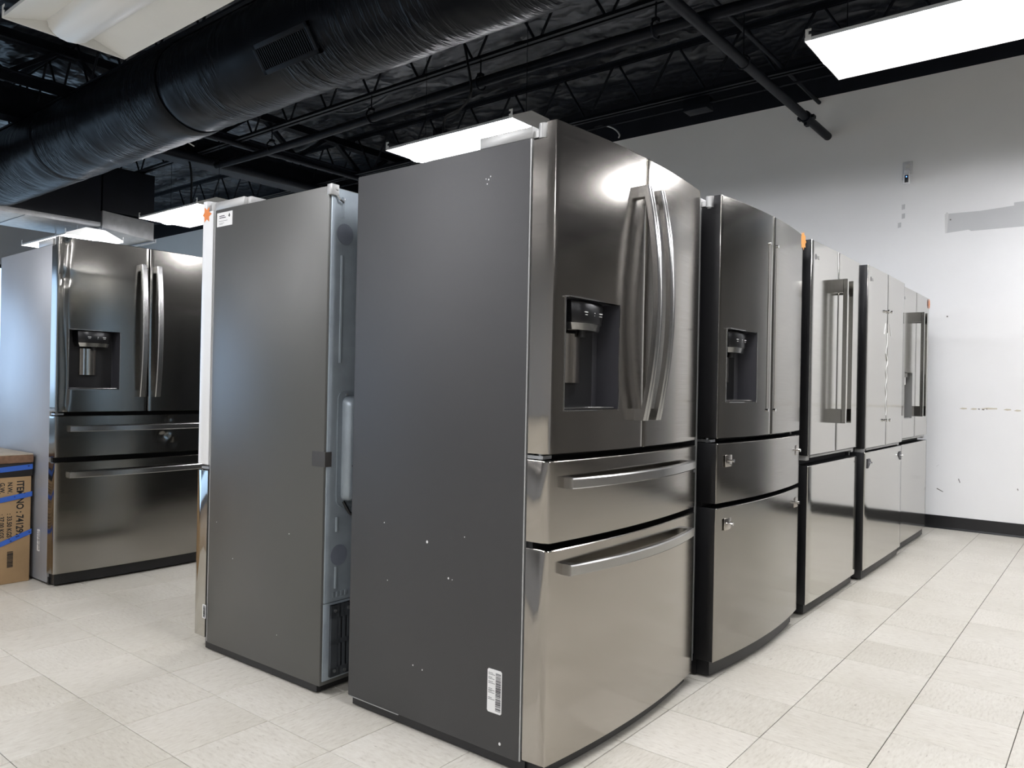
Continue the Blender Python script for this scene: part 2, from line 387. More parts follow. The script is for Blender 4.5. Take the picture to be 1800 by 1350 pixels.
# ------------------------------------------------------------------ joists, pipes, ducts
def joist(y, which):
    j = empty('bar_joist', (0, y, 0)); tag(j, which, 'joist', 'open web joists under the ceiling')
    x0, x1 = XL+.1, 8.8
    f = MB()
    for s in (-1, 1):
        f.box(x0, x1, .010*s, .042*s, JB, JB+.006) if s > 0 else f.box(x0, x1, -.042, -.010, JB, JB+.006)
        f.box(x0, x1, .010 if s > 0 else -.016, .016 if s > 0 else -.010, JB, JB+.04)
    f.build('bottom_chord', M['steel_black'], j, smooth=False)
    f = MB().box(x0, x1, -.05, -.01, JT-.006, JT); f.box(x0, x1, .01, .05, JT-.006, JT); f.box(x0, x1, -.016, -.010, JT-.04, JT); f.box(x0, x1, .010, .016, JT-.04, JT)
    f.build('top_chord', M['steel_black'], j, smooth=False)
    return j
j0 = joist(JY[1], 'black open web joist crossing the ceiling just beyond the round duct')
wa = MB().tube([(0, 0, JB+.01), (.27, 0, JT-.01)], .0105, 6).build('web', M['steel_black'], j0)
wb = MB().tube([(0, 0, JB+.01), (-.27, 0, JT-.01)], .0105, 6)
wb = wb.build('web', M['steel_black'], j0)
NODE0 = -3.356
first = True
for k in range(-13, 13):
    for src, s in ((wa, 1), (wb, -1)):
        o = src if first else link_copy(src, j0)
        o.location = (NODE0+.6*k+.012*s, 0, 0)
    first = False
LJ = {0: 'black open web joist running close to the white back wall', 2: 'black open web joist directly above the round duct', 3: 'black open web joist above the unlit strip light'}
for k, y in enumerate(JY):
    if k == 1: continue
    c = copy_tree(j0); c.location.y = y; c['label'] = LJ.get(k, 'black open web joist of the rows over the camera')

def pipe(name, pts, r, label, cat='pipe', mat=None, n=14, group=None):
    o = MB().tube(pts, r, n).build(name, mat or M['steel_black']); tag(o, label, cat, group); return o
# sprinkler main under the joist, sagging a little
pm = empty('sprinkler_pipe', (-2.4, 4.40, 3.36)); tag(pm, 'black sprinkler pipe on ring hangers running under the joist beyond the duct', 'pipe')
f = MB().tube([(x+2.4, 0, -.02*math.sin((x+8)*1.05)) for x in [-7.6+.39*i for i in range(41)]], .036, 14); f.build('pipe_run', M['steel_black'], pm)
for hx in (-5.13, -3.88, -2.39, -6.6, .3):
    f = MB(); f.tube([(hx+2.4, .055*math.cos(t), .055*math.sin(t)+.012) for t in [2*PI*i/16 for i in range(17)]], .007, 6)
    f.tube([(hx+2.4, 0, .06), (hx+2.4, 0, .19)], .006, 6); f.box(hx+2.38, hx+2.42, -.02, .02, .06, .085)
    f.build('pipe_hanger', M['steel_black'], pm)
# the stouter pipe that ends in the back wall
bx_ = -2.06
bp_ = empty('wall_pipe', (bx_, WY, 3.297)); tag(bp_, 'thick black pipe entering the white back wall, with a clamp', 'pipe')
MB().tube([(0, .05, 0), (0, -3.55, 0)], .034, 16).build('pipe_run', M['steel_black'], bp_)
f = MB().tube([(0, -.52, 0), (0, -.62, 0)], .046, 16); f.box(-.066, .066, -.60, -.54, -.012, .012); f.box(-.012, .012, -.60, -.54, -.066, .05); f.build('coupling', M['steel_black'], bp_)
for yy in (-1.9, -3.2):
    f = MB().tube([(.045*math.cos(t), yy, .045*math.sin(t)) for t in [2*PI*i/14 for i in range(15)]], .006, 6); f.tube([(0, yy, .045), (0, yy, .5)], .005, 6); f.build('pipe_hanger', M['steel_black'], bp_)
pipe('branch_pipe', [(-2.138, WY+.05, 3.610), (-2.138, 3.4, 3.610)], .017, 'thin black pipe ending in the back wall above the thick one')
# conduit with junction box near the wall
cd = empty('ceiling_conduit', (0, 6.14, 3.52)); tag(cd, 'thin black conduit with a junction box along the top of the back wall', 'conduit')
for dz in (0,): MB().tube([(-9, 0, dz), (6, 0, dz)], .011, 8).build('conduit_run', M['steel_black'], cd)
MB().box(-3.02, -2.80, -.07, .07, -.06, .05).build('junction_box', M['steel_black'], cd, bevel=.004)
# Y-direction steel at the left: girder, beam, pipes
g = empty('truss_girder', (-7.26, 0, .125)); tag(g, 'heavy black truss girder at the upper left, above the round duct', 'girder')
for z0, z1, nm in ((3.38, 3.47, 'bottom_chord'), (3.72, 3.82, 'top_chord')):
    f = MB().box(-.06, .06, -6, 6.9, z0 if nm == 'top_chord' else z1-.012, z1 if nm == 'bottom_chord' else z0+.012); f.box(-.008, .008, -6, 6.9, z0, z1); f.build(nm, M['steel_black'], g, smooth=False)
w0 = MB().poly([(-.03, -.03, 3.44), (.03, -.03, 3.44), (.03, .03, 3.44), (-.03, .03, 3.44)], (0, .42, .32)).build('web', M['steel_black'], g, smooth=False)
w1 = MB().poly([(-.03, -.03, 3.44), (.03, -.03, 3.44), (.03, .03, 3.44), (-.03, .03, 3.44)], (0, -.42, .32)).build('web', M['steel_black'], g, smooth=False)
for k in range(13):
    a0 = w0 if k == 0 else link_copy(w0, g); b0 = w1 if k == 0 else link_copy(w1, g)
    a0.location.y = b0.location.y = -5.3+.95*k
f = MB(); y0 = -6
f.box(-8.18, -7.98, -6, 6.9, 3.44, 3.455); f.box(-8.18, -7.98, -6, 6.9, 3.72, 3.735); f.box(-8.085, -8.075, -6, 6.9, 3.45, 3.73)
tag(f.build('steel_beam', M['steel_black'], smooth=False), 'black steel beam passing under the ceiling behind the left lamps', 'beam')
pipe('large_pipe', [(-7.7, 3.35, 3.41), (-7.7, 6.9, 3.41)], .05, 'large black pipe beside the steel beam, above the grey fridge')
pipe('thin_pipe', [(-6.9, 3.35, 3.41), (-6.9, 6.9, 3.41)], .024, 'thin black pipe with a wire loop, above the grey fridge')
f = MB().box(-.06, .06, -.06, .06, 0, ZT); cl = f.build('steel_column', M['steel_black'], bevel=.004); cl.location = (-6.35, 6.5, 0); tag(cl, 'slim black steel column standing behind the fridge rows', 'column')

# cables and hanger wires
def cable(pts, r, label, mat='cable', name='hanging_cable'):
    P = [Vector(p) for p in pts]; out = []
    for i in range(len(P)-1):
        p0, p1, p2, p3 = P[max(i-1, 0)], P[i], P[i+1], P[min(i+2, len(P)-1)]
        for k in range(6):
            t = k/6; out.append(.5*((2*p1)+(p2-p0)*t+(2*p0-5*p1+4*p2-p3)*t*t+(3*p1-p0-3*p2+p3)*t**3))
    out.append(P[-1]); o = MB().tube(out, r, 6).build(name, M[mat]); tag(o, label, 'cable'); return o
cable([(-3.97, 4.27, 3.95), (-3.95, 4.27, 3.7), (-3.9, 4.27, 3.5), (-3.86, 4.27, 3.25), (-3.96, 4.27, 3.16), (-4.12, 4.27, 3.12), (-4.14, 4.27, 2.96)], .009, 'black cable dropping to the lit lamp above the dark fridge')
cable([(-3.94, 4.24, 3.95), (-3.92, 4.24, 3.7), (-3.875, 4.24, 3.5), (-3.83, 4.24, 3.24), (-3.95, 4.24, 3.13), (-4.09, 4.24, 3.09), (-4.11, 4.24, 2.96)], .009, 'second black cable beside the one feeding the lamp')
cable([(-6.9, 3.75, 3.44), (-6.92, 3.65, 3.38), (-6.88, 3.66, 3.3), (-6.9, 3.76, 3.27)], .006, 'loop of pale wire hanging from the thin pipe', 'cable_white')
cable([(-8.25, 3.95, 3.9), (-8.1, 4.2, 3.75), (-8.0, 4.32, 3.4), (-8.02, 4.35, 2.99)], .012, 'black cable curving down to the lamp behind the grey fridge')
cable([(-3.96, 6.14, 3.525), (-3.84, 6.14, 3.52), (-3.74, 6.14, 3.47), (-3.69, 6.14, 3.41), (-3.70, 6.14, 3.38)], .007, 'short grey wire end curling above the back wall', 'cable_white')
cable([(-3.6, 4.46, 3.62), (-3.0, 4.5, 3.60), (-2.6, 4.5, 3.64), (-2.2, 4.48, 3.7), (-1.6, 4.46, 3.9)], .011, 'slack black cable strapped along the joist beyond the duct')
cable([(-5.9, 4.46, 3.6), (-5.5, 4.52, 3.52), (-5.1, 4.5, 3.55), (-4.9, 4.46, 3.6)], .01, 'slack cable under the joist left of the lit lamp')

# round wrapped duct
dk = empty('round_duct', (0, 2.87, 3.16)); tag(dk, 'large round duct wrapped in wrinkled black plastic across the ceiling', 'duct')
def duct_section(x0, x1, R, seed, name='duct_section'):
    n = int((x1-x0)/.026); m = 112; vs = []; fs = []
    for i in range(n+1):
        x = x0+(x1-x0)*i/n; e = min(x-x0, x1-x)
        for j in range(m):
            an = 2*PI*j/m; cy = math.cos(an); cz = math.sin(an)
            q = Vector((x*4.5+cz*.5, cy*1.3, cz*1.3+seed)); q2 = Vector((x*15+cz*1.4, cy*1.8, cz*1.8+seed*3))
            d = .0055*noise.noise(q)+.0038*(1-2*abs(noise.noise(q2)))*max(0, .5+noise.noise(Vector((x*1.1, cy*1.2, cz*1.2+9))))
            d -= .014*math.exp(-e/.03)
            sagz = -.008 if cz < -.6 else 0
            vs.append((x, (R+d)*cy, (R+d)*cz+sagz*noise.noise(Vector((x*.8, 3, seed)))))
    for i in range(n):
        for j in range(m): fs.append((i*m+j, i*m+(j+1) % m, (i+1)*m+(j+1) % m, (i+1)*m+j))
    fs += [tuple(range(m)), tuple(range(n*m, n*m+m))]
    return MB().add(vs, fs).build(name, M['wrap'], dk, ang=70)
for x0, x1, R, sd in ((-9.24, -7.4, .325, 1), (-7.4, -5.25, .322, 2), (-5.25, -2.1, .309, 3), (-2.1, 1.2, .306, 4), (1.2, 4.6, .306, 5)): duct_section(x0, x1, R, sd)
# register in the duct wall, facing the camera side
ra = math.radians(215.6); ry, rz = math.cos(ra), math.sin(ra)            # outward direction in the y-z plane
def rp(u, v, n):   # u along x, v along the tangent (upwards), n outward
    ty, tz = rz*1., -ry*1.
    R0 = .305+n; return (u, ry*R0+ty*v, rz*R0+tz*v)
def rbox(f, u0, u1, v0, v1, n0, n1, mi=0):
    P = [rp(u, v, n) for n in (n0, n1) for (u, v) in ((u0, v0), (u1, v0), (u1, v1), (u0, v1))]
    f.add(P, [(0,3,2,1),(4,5,6,7),(0,1,5,4),(1,2,6,5),(2,3,7,6),(3,0,4,7)], mi)
RU0, RU1, RV = -4.07, -3.54, .088
f = MB()
for u0, u1, v0, v1 in ((RU0, RU1, -RV, -RV+.028), (RU0, RU1, RV-.028, RV), (RU0, RU0+.03, -RV, RV), (RU1-.03, RU1, -RV, RV)): rbox(f, u0, u1, v0, v1, -.02, .022)
reg = f.build('duct_register', M['steel_black'], dk, bevel=.002)
f = MB(); rbox(f, RU0+.01, RU1-.01, -RV+.01, RV-.01, -.02, .006); f.build('register_back', M['black'], reg, smooth=False)
f = MB()
for s in (-1, 1):
    rbox(f, -.0035, .0035, -RV+.03, RV-.03, .0, .02)
    break
v0_ = f.build('vane', M['steel_black'], reg, smooth=False)
nv = 24
for k in range(nv):
    o = v0_ if k == 0 else link_copy(v0_, reg)
    o.location.x = RU0+.04+(RU1-RU0-.08)*k/(nv-1)
# rectangular duct at the left: bare below, painted black above
rd = empty('rectangular_duct', (-9.69, 4.55, 2.8)); tag(rd, 'rectangular sheet metal duct, bare underneath and black above, over the left fridge', 'duct')
f = MB().box(-.44, .44, -10.2, -.62, 0, .06); f.build('lower_sheet', M['galv_dull'], rd, bevel=.004)
f = MB().box(-.44, .44, -10.2, -.62, .06, .73); f.build('upper_sheet', M['black_paint'], rd, bevel=.004)
f = MB().poly([(.44, -.6, .0), (.44, -.6, .2), (.44, 0, .16), (.44, 0, -.06)], (-.88, 0, 0)); f.build('end_section', M['galv_dull'], rd, bevel=.004)
f = MB().box(-.44, .44, -.6, 0, .2, .73); f.build('end_cover', M['black_paint'], rd, bevel=.004)
for yy, zz in ((-.64, -.03), (-.02, -.09), (-2.1, -.03), (-4.2, -.03)):
    f = MB().box(-.5, .5, yy-.02, yy+.02, zz, zz+.006); f.box(-.5, .5, yy+.014, yy+.02, zz, zz+.045); f.build('angle_iron', M['galv_dull'], rd, smooth=False)
for yy in (-1.4, -2.9): f = MB().box(-.44, .44, yy-.004, yy+.004, -.004, .001); f.build('sheet_seam', M['vent_black'], rd, smooth=False)

# ------------------------------------------------------------------ strip lights
def lamp_fixture(lit):
    r = empty('strip_light', (0, 0, 0)); L = .62; W = .30
    f = MB(); xs = (-L, L)
    # reflector wings (inside, white) and housing back (outside)
    prof_in = [(-W, 0), (-W+.006, .004), (-.105, .058), (.105, .058), (W-.006, .004), (W, 0)]
    prof_out = [(-W, 0), (-W, .018), (-.10, .105), (.10, .105), (W, .018), (W, 0)]
    n = 6
    vs = [(x, y, z) for x in xs for (y, z) in prof_in]
    f.add(vs, [(i, i+1, n+i+1, n+i) for i in range(n-1)], 0)
    f.build('reflector', M['enamel'], r, ang=20)
    f = MB(); vs = [(x, y, z) for x in xs for (y, z) in prof_out]
    f.add(vs, [(i, i+1, n+i+1, n+i) for i in range(n-1)], 0)
    f.build('housing', M['enamel_back'], r, ang=20)
    for s in (-1, 1):
        f = MB().poly([(s*L, y, z) for (y, z) in [(-W, -.002), (-W, .018), (-.10, .105), (.10, .105), (W, .018), (W, -.002)]], (s*.004, 0, 0))
        f.build('end_plate', M['enamel'], r, smooth=False)
    f = MB(); m = 8; vs = []
    for x, k in ((-L+.004, .9), (-L+.03, 1), (L-.03, 1), (L-.004, .9)):
        for i in range(m+1):
            an = PI*i/m; vs.append((x, -.11*math.cos(an)*k, .058-.080*math.sin(an)*k))
    fs = [(c*(m+1)+i, c*(m+1)+i+1, (c+1)*(m+1)+i+1, (c+1)*(m+1)+i) for c in range(3) for i in range(m)]
    fs += [tuple(range(m+1)), tuple(range(3*(m+1), 4*(m+1)))]
    f.add(vs, fs); f.build('lens', M['lens_on' if lit else 'lens_off'], r, ang=50)
    for s in (-1, 1):
        for t in (-1, 1):
            f = MB().poly([(s*L, t*W, 0), (s*L, t*W, .06), (s*(L-.03), t*W, .06), (s*(L-.03), t*W, .048), (s*(L-.016), t*W, .048), (s*(L-.016), t*W, .03), (s*(L-.03), t*W, .03), (s*(L-.03), t*W, 0)], (0, t*.0025, 0))
            f.build('hook_bracket', M['enamel'], r, smooth=False)
        f = MB().tube([(s*(L-.12), 0, .10), (s*(L-.12), 0, 1.12)], .0025, 5); f.build('hanger_wire', M['steel_black'], r)
    return r
on = lamp_fixture(True); off = lamp_fixture(False)
G = 'white strip lights hung from the ceiling'
off.location = (-3.78, 1.68, 2.85); tag(off, 'unlit white strip light with a tubular lens at the upper left', 'lamp', G)
on.location = (-.68, 4.27, 2.85); tag(on, 'large lit strip light at the upper right, nearest the back wall', 'lamp', G)
for (x, y, z), lb in (((-3.83, 4.27, 2.85), 'lit strip light glowing just above the dark fridge'), ((-7.98, 4.36, 2.85), 'lit strip light behind the grey fridge with the paper label'),
                      ((-9.5, 3.72, 2.6), 'lit strip light over the stainless fridge at the left, under the sheet metal duct')):
    c = copy_tree(on); c.location = (x, y, z); c['label'] = lb
    if z < 2.7:
        for ch in list(c.children):
            if ch.name.startswith('hanger_wire'): bpy.data.objects.remove(ch)
        for xs_ in (-.45, .15): MB().box(xs_-.012, xs_+.012, -.002, .002, .10, .2).build('hanger_strap', M['galv_dull'], c, smooth=False)
for x, y in ((.9, 5.9), (5.6, 4.27), (-.64, 1.68), (2.5, 1.68), (5.65, 1.68), (-8.2, -1.6), (-6.5, -3.0), (-2.9, -.25), (-4.9, -1.6), (-.3, -1.6), (2.5, -1.6), (-.64, -4.3), (3.9, -4.3)):  # unseen lamps, added for side panel sheen, floor fill and door reflections
    c = copy_tree(on); c.location = (x, y, 2.85); c['label'] = 'lit strip light out of view, added to light the room and its reflections'

# ------------------------------------------------------------------ fridge parts
def panel(y0, y1, z0, z1, arc, back, name, mats, parent, hole=None, dent=None, ncol=24, nrow=1, r=.0045, c=.0025, notch=0, bevel_front=None):
    """door or drawer: curved front skin, rounded edges, flat back; notch -1/+1 cuts the hinge corner off the top"""
    ys = [y0+r+(y1-y0-2*r)*i/ncol for i in range(ncol+1)]
    if hole: ys = sorted(set([y for y in ys if min(abs(y-hole[0]), abs(y-hole[1])) > .006]+[hole[0], hole[1]]))
    zs = [z0, z0+c]+[z0+c+(z1-z0-2*c)*i/nrow for i in range(1, nrow)]+[z1-c, z1]
    if hole: zs = sorted(set([z for z in zs if min(abs(z-hole[2]), abs(z-hole[3])) > .003]+[hole[2], hole[3]]))
    zn = z1-.045
    if notch: zs = sorted(set([z for z in zs if abs(z-zn) > .003]+[zn, zn+.0005]))
    nl = 3
    def row(z):
        ins = c if (z <= z0+1e-6 or z >= z1-1e-6) else 0
        P = [(back, y0+.075), (back, y0)]
        if notch < 0 and z > zn+.0002: P = [(back, y0+.075), (-.034, y0+.03)]
        a0 = arc(y0+r); P += [(-.03, y0+ins)]
        for k in range(nl+1):
            an = PI/2*k/nl; P.append((a0-r+r*math.sin(an)-ins, y0+r-r*math.cos(an)+ins*(1-k/nl)))
        for y in ys[1:-1]: P.append((arc(y)-ins+(dent(y, z) if dent else 0), y))
        a1 = arc(y1-r)
        for k in range(nl+1):
            an = PI/2*(1-k/nl); P.append((a1-r+r*math.sin(an)-ins, y1-r+r*math.cos(an)-ins*(k/nl)))
        P.append((-.03, y1-ins))
        if notch > 0 and z > zn+.0002: P += [(-.034, y1-.03), (back, y1-.075)]
        else: P += [(back, y1), (back, y1-.075)]
        return [(x, y, z) for x, y in P]
    rows = [row(z) for z in zs]; n = len(rows[0]); f = MB(); vs = [p for rw in rows for p in rw]; fs = []; mi = []
    for i in range(len(zs)-1):
        zc = (zs[i]+zs[i+1])/2
        for j in range(n):
            k = (j+1) % n; yc = (rows[i][j][1]+rows[i][k][1])/2
            front = 3 <= j < n-4
            if hole and front and hole[0] < yc < hole[1] and hole[2] < zc < hole[3]: continue
            fs.append((i*n+j, i*n+k, (i+1)*n+k, (i+1)*n+j)); mi.append(0 if front else 1)
    fs += [tuple(range(n)), tuple(range((len(zs)-1)*n, len(zs)*n))]; mi += [1, 1]
    f.v = vs; f.f = fs; f.mi = mi
    return f.build(name, mats, parent, ang=28)

def bow_handle(axis, a0, a1, c, width, surf, e, bow, thick, name, mat, parent, groove=True, n=22, endl=.035):
    """bowed bar handle with solid ends that touch the door"""
    secs = []; S = []
    L = a1-a0
    for i in range(n+1): S.append(i/n)
    for q in (endl/L, 1-endl/L): S += [q-1e-4, q+1e-4]
    S = sorted(S)
    for s in S:
        a = a0+L*s; sx = surf(a); out = sx+e+bow*(1-(2*s-1)**2)
        inn = sx-.002 if (s < endl/L or s > 1-endl/L) else out-thick
        h = width/2; g = .0022 if groove else 0; b = .0035
        q = [(inn, -h), (out-b, -h), (out, -h+b), (out, -.004), (out-g, -.0025), (out-g, .0025), (out, .004), (out, h-b), (out-b, h), (inn, h)]
        secs.append([(x, c+t, a) if axis == 'z' else (x, a, c+t) for x, t in q])
    return MB().loft(secs).build(name, mat, parent, ang=30)

def dispenser(door, hole, arc, depth, head_style=0):
    y0, y1, z0, z1 = hole; xs = min(arc(y0), arc(y1)); xb = xs-depth
    f = MB()                                          # recess: walls swept back with a rounded back right corner
    rr = .03; P = [(arc(y0)-.001, y0), (xb+rr, y0+.004)]
    for k in range(5): an = PI/2*k/4; P.append((xb+rr-rr*math.sin(an), y0+.004+rr-rr*math.cos(an)))
    for k in range(5): an = PI/2*k/4; P.append((xb+rr-rr*math.cos(an), y1-.004-rr+rr*math.sin(an)))
    P += [(xb+rr, y1-.004), (arc(y1)-.001, y1)]
    n = len(P); vs = [(x, y, z) for z in (z0, z1) for x, y in P]
    f.add(vs, [(i, i+1, n+i+1, n+i) for i in range(n-1)]+[tuple(range(n)), tuple(range(n, 2*n))])
    f.build('dispenser_recess', M['dark_grey'], door, ang=40)
    f = MB(); t = .004
    for (ya, yb, za, zb) in ((y0-t, y0, z0-t, z1+t), (y1, y1+t, z0-t, z1+t), (y0, y1, z0-t, z0), (y0, y1, z1, z1+t)):
        xa = arc((ya+yb)/2); f.box(xa-.012, xa+.0018, ya, yb, za, zb)
    f.build('dispenser_trim', M['handle'], door, smooth=False)
    yc = (y0+y1)/2+.006; hw = (y1-y0)*.36
    # control head: rounded nose with a bright lower band
    f = MB(); secs = []
    for z, k, o in ((z1-.002, 1, .0), (z1-.012, 1, .004), (z1-.058, .96, .004), (z1-.064, .94, .002)):
        sec = [(xb+.002, yc-hw*k)]
        for i in range(9):
            an = -PI/2+PI*i/8; sec.append((xb+depth*.55+(depth*.44+o)*math.cos(an)**.6 if abs(math.cos(an)) > 1e-6 else xb+depth*.55, yc+hw*k*math.sin(an)))
        sec.append((xb+.002, yc+hw*k)); secs.append([(x, y, z) for x, y in sec])
    f.loft(secs); f.build('control_head', M['gloss_black'], door, ang=40)
    f = MB(); secs = []
    for z, k in ((z1-.063, .95), (z1-.083, .86)):
        sec = [(xb+.002, yc-hw*k)]
        for i in range(9):
            an = -PI/2+PI*i/8; sec.append((xb+depth*.55+(depth*.45)*k*(max(0, math.cos(an)))**.6, yc+hw*k*math.sin(an)))
        sec.append((xb+.002, yc+hw*k)); secs.append([(x, y, z) for x, y in sec])
    f.loft(secs); f.build('control_band', M['handle'], door, ang=40)
    f = MB()
    for k in range(3):
        yy = yc-hw*.34+hw*.42*k
        f.box(xb+depth*.985, xb+depth*.99+.0035, yy-.009, yy+.007, z1-.034, z1-.0315); f.box(xb+depth*.985, xb+depth*.99+.0035, yy-.006, yy+.005, z1-.041, z1-.0395)
    f.build('control_print', M['label'], door, smooth=False)
    f = MB().tube([(xb+depth*.5, yc+.01, z1-.083), (xb+depth*.5, yc+.01, z1-.1)], .012, 12); f.build('spout', M['black'], door)
    # paddle: curved bright plate at the back
    f = MB(); pw = (y1-y0)*.26; vs = []; m = 8; za, zb = z0+.075, z1-.092; pc = yc-(y1-y0)*.06
    for z in (za, zb):
        for i in range(m+1):
            an = -1+2*i/m; vs.append((xb+.022+.016*math.sqrt(max(0, 1-.8*an*an)), pc+pw*an*.62, z))
    nn = m+1
    vs += [(xb+.004, y, z) for (x, y, z) in vs]
    fs = [(i, i+1, nn+i+1, nn+i) for i in range(m)]+[(2*nn+i, 3*nn+i, 3*nn+i+1, 2*nn+i+1) for i in range(m)]
    fs += [(i, 2*nn+i, 2*nn+i+1, i+1) for i in range(m)]+[(nn+i, nn+i+1, 3*nn+i+1, 3*nn+i) for i in range(m)]+[(0, nn, 3*nn, 2*nn), (m, 2*nn+m, 3*nn+m, nn+m)]
    f.add(vs, fs); f.build('paddle', M['paddle'], door, ang=40)
    f = MB().box(xb+.003, xb+.008, pc-pw*.75, pc+pw*.75, za-.012, zb+.01); f.build('paddle_back', M['black'], door, bevel=.002)
    f = MB().poly([(xb+.01, y0+.012, z0+.001), (arc(y0)-.006, y0+.008, z0+.001), (arc(y1)-.006, y1-.008, z0+.001), (xb+.01, y1-.012, z0+.001)], (0, 0, .006)); f.build('drip_tray', M['handle'], door, bevel=.001)

def cabinet(root, W, D, top, casemat, zb=.03, td=.088, backmat=None):
    f = MB().box(-D, -td, 0.003, W-.003, zb, top); o = f.build('cabinet', casemat, root, bevel=.004)
    f = MB().box(-td-.002, -.062, .014, W-.014, zb+.02, top-.004); f.build('door_gasket', M['rubber'], root, smooth=False)
    f = MB().box(-td-.0005, -td+.004, .004, W-.004, zb+.004, top-.002); f.build('front_flange', M['hinge'], root, smooth=False)
    f = MB().box(-D+.02, -.07, .008, W-.008, .006, zb+.03); f.build('base', M['black'], root, smooth=False)
    for y in (.05, W-.05):
        f = MB().tube([(-.085, y, 0), (-.085, y, .012), (-.085, y, .05)], [.02, .02, .011], 12); f.build('levelling_foot', M['black'], root)
        f = MB().tube([(-D+.09, y-.012, .022), (-D+.09, y+.012, .022)], .022, 14); f.build('caster', M['black'], root)
    return o

def hinge_set(root, W, top, dtop, cover=True, left=True, right=True, style=0):
    for s, use in ((0, left), (1, right)):
        if not use: continue
        ym = (lambda y: y) if s == 0 else (lambda y: W-y)
        if cover:
            f = MB(); ya, yb = sorted((ym(.006), ym(.11))); f.box(-.275, -.084, ya, yb, top, top+.033); f.build('hinge_cover', M['hinge'], root, bevel=.003)
        f = MB(); ya, yb = sorted((ym(.014), ym(.055))); f.box(-.09, -.05, ya, yb, top+.001, top+.02); f.tube([(-.055, ym(.022), top-.004), (-.055, ym(.022), top+.036)], .0155, 14); f.tube([(-.055, ym(.022), top-.011), (-.055, ym(.022), top-.004)], .011, 12); f.build('top_hinge', M['hinge'], root, ang=40)

def mid_hinge(root, z, y=.02):
    f = MB().box(-.082, -.03, y-.012, y+.03, z-.006, z+.003); f.tube([(-.05, y+.004, z-.008), (-.05, y+.004, z+.008)], .006, 8); f.tube([(-.036, y-.013, z), (-.036, y+.0, z)], .004, 8); f.tube([(-.066, y-.013, z), (-.066, y+.0, z)], .004, 8)
    f.build('middle_hinge', M['bolt'], root, ang=40)

def arc_fn(W, sag): return lambda y: sag*(1-((y-W/2)/(W/2))**2)

def barcode_label(root, at, xd, yd, w, h, name='barcode_label', rows=34, seed=1, bars=(.58, .94), text=True):
    """white sticker lying on a side face: bars run across, text lines beside them; at = lower left corner, xd/yd unit vectors"""
    X = Vector(xd); Y = Vector(yd); N = X.cross(Y); at = Vector(at); rn = random.Random(seed)
    def quad(f, u0, u1, v0, v1, t0, t1):
        P = [at+X*u+Y*v+N*t for t in (t0, t1) for (u, v) in ((u0, v0), (u1, v0), (u1, v1), (u0, v1))]
        f.add(P, [(0,3,2,1),(4,5,6,7),(0,1,5,4),(1,2,6,5),(2,3,7,6),(3,0,4,7)])
    c = w*.08; f = MB(); P = [(c, 0), (w-c, 0), (w, c), (w, h-c), (w-c, h), (c, h), (0, h-c), (0, c)]
    f.poly([at+X*u+Y*v for u, v in P], N*.0006); lab = f.build(name, M['label'], root, smooth=False)
    f = MB(); v = h*.06
    while v < h*.93:
        t = rn.choice((.6, 1, 1.6, 2.4))*h/110; quad(f, w*bars[0], w*bars[1], v, v+t, .0005, .0009); v += t+rn.choice((.7, 1, 1.6))*h/120
    f.build('barcode', M['ink'], lab, smooth=False)
    if text:
        f = MB()
        for g in (.90, .80, .70, .54, .48, .33):
            for q, ln in ((0, .26), (.035, .42)):
                u = w*.07
                while u < w*(.07+ln):
                    dl = w*rn.uniform(.02, .06); quad(f, u, u+dl, h*(g-q), h*(g-q)+h*.012, .0005, .0009); u += dl+w*.015
        f.build('label_text', M['ink'], lab, smooth=False)
    return lab

def chips(root, pts, name='paint_chip'):
    for x, y, z, r in pts:
        f = MB().poly([(x+r*math.cos(t), y, z+r*1.2*math.sin(t)) for t in [2*PI*i/7 for i in range(7)]], (0, -.0006, 0)); f.build(name, M['chip'], root, smooth=False)

def stud_plate(part, y, z, x, shape='square', s=.026):
    f = MB()
    if shape == 'square':
        P = [(-s*1.3, -s*.85), (s*1.3, -s*.85), (s*1.3, s*.6), (s, s*.85), (-s*1.3, s*.85)]
    else:
        P = [(-s*1.3, -s), (-.5*s, -s), (s*1.5, 0.1*s), (.6*s, s*.8), (-s*1.2, s*.8)] if y < .45 else [(s*1.3, -s), (.5*s, -s), (-s*1.5, .1*s), (-.6*s, s*.8), (s*1.2, s*.8)]
    f.poly([(x-.002, y+a, z+b) for a, b in P], (.0045, 0, 0)); f.build('handle_plate', M['steel'] if shape == 'square' else M['dark_grey'], part, bevel=.0015)
    f = MB().tube([(x, y+.008, z), (x+.012, y+.008, z), (x+.013, y+.008, z), (x+.018, y+.008, z)], [.004, .004, .0065, .0065], 10); f.build('handle_stud', M['chrome'], part)

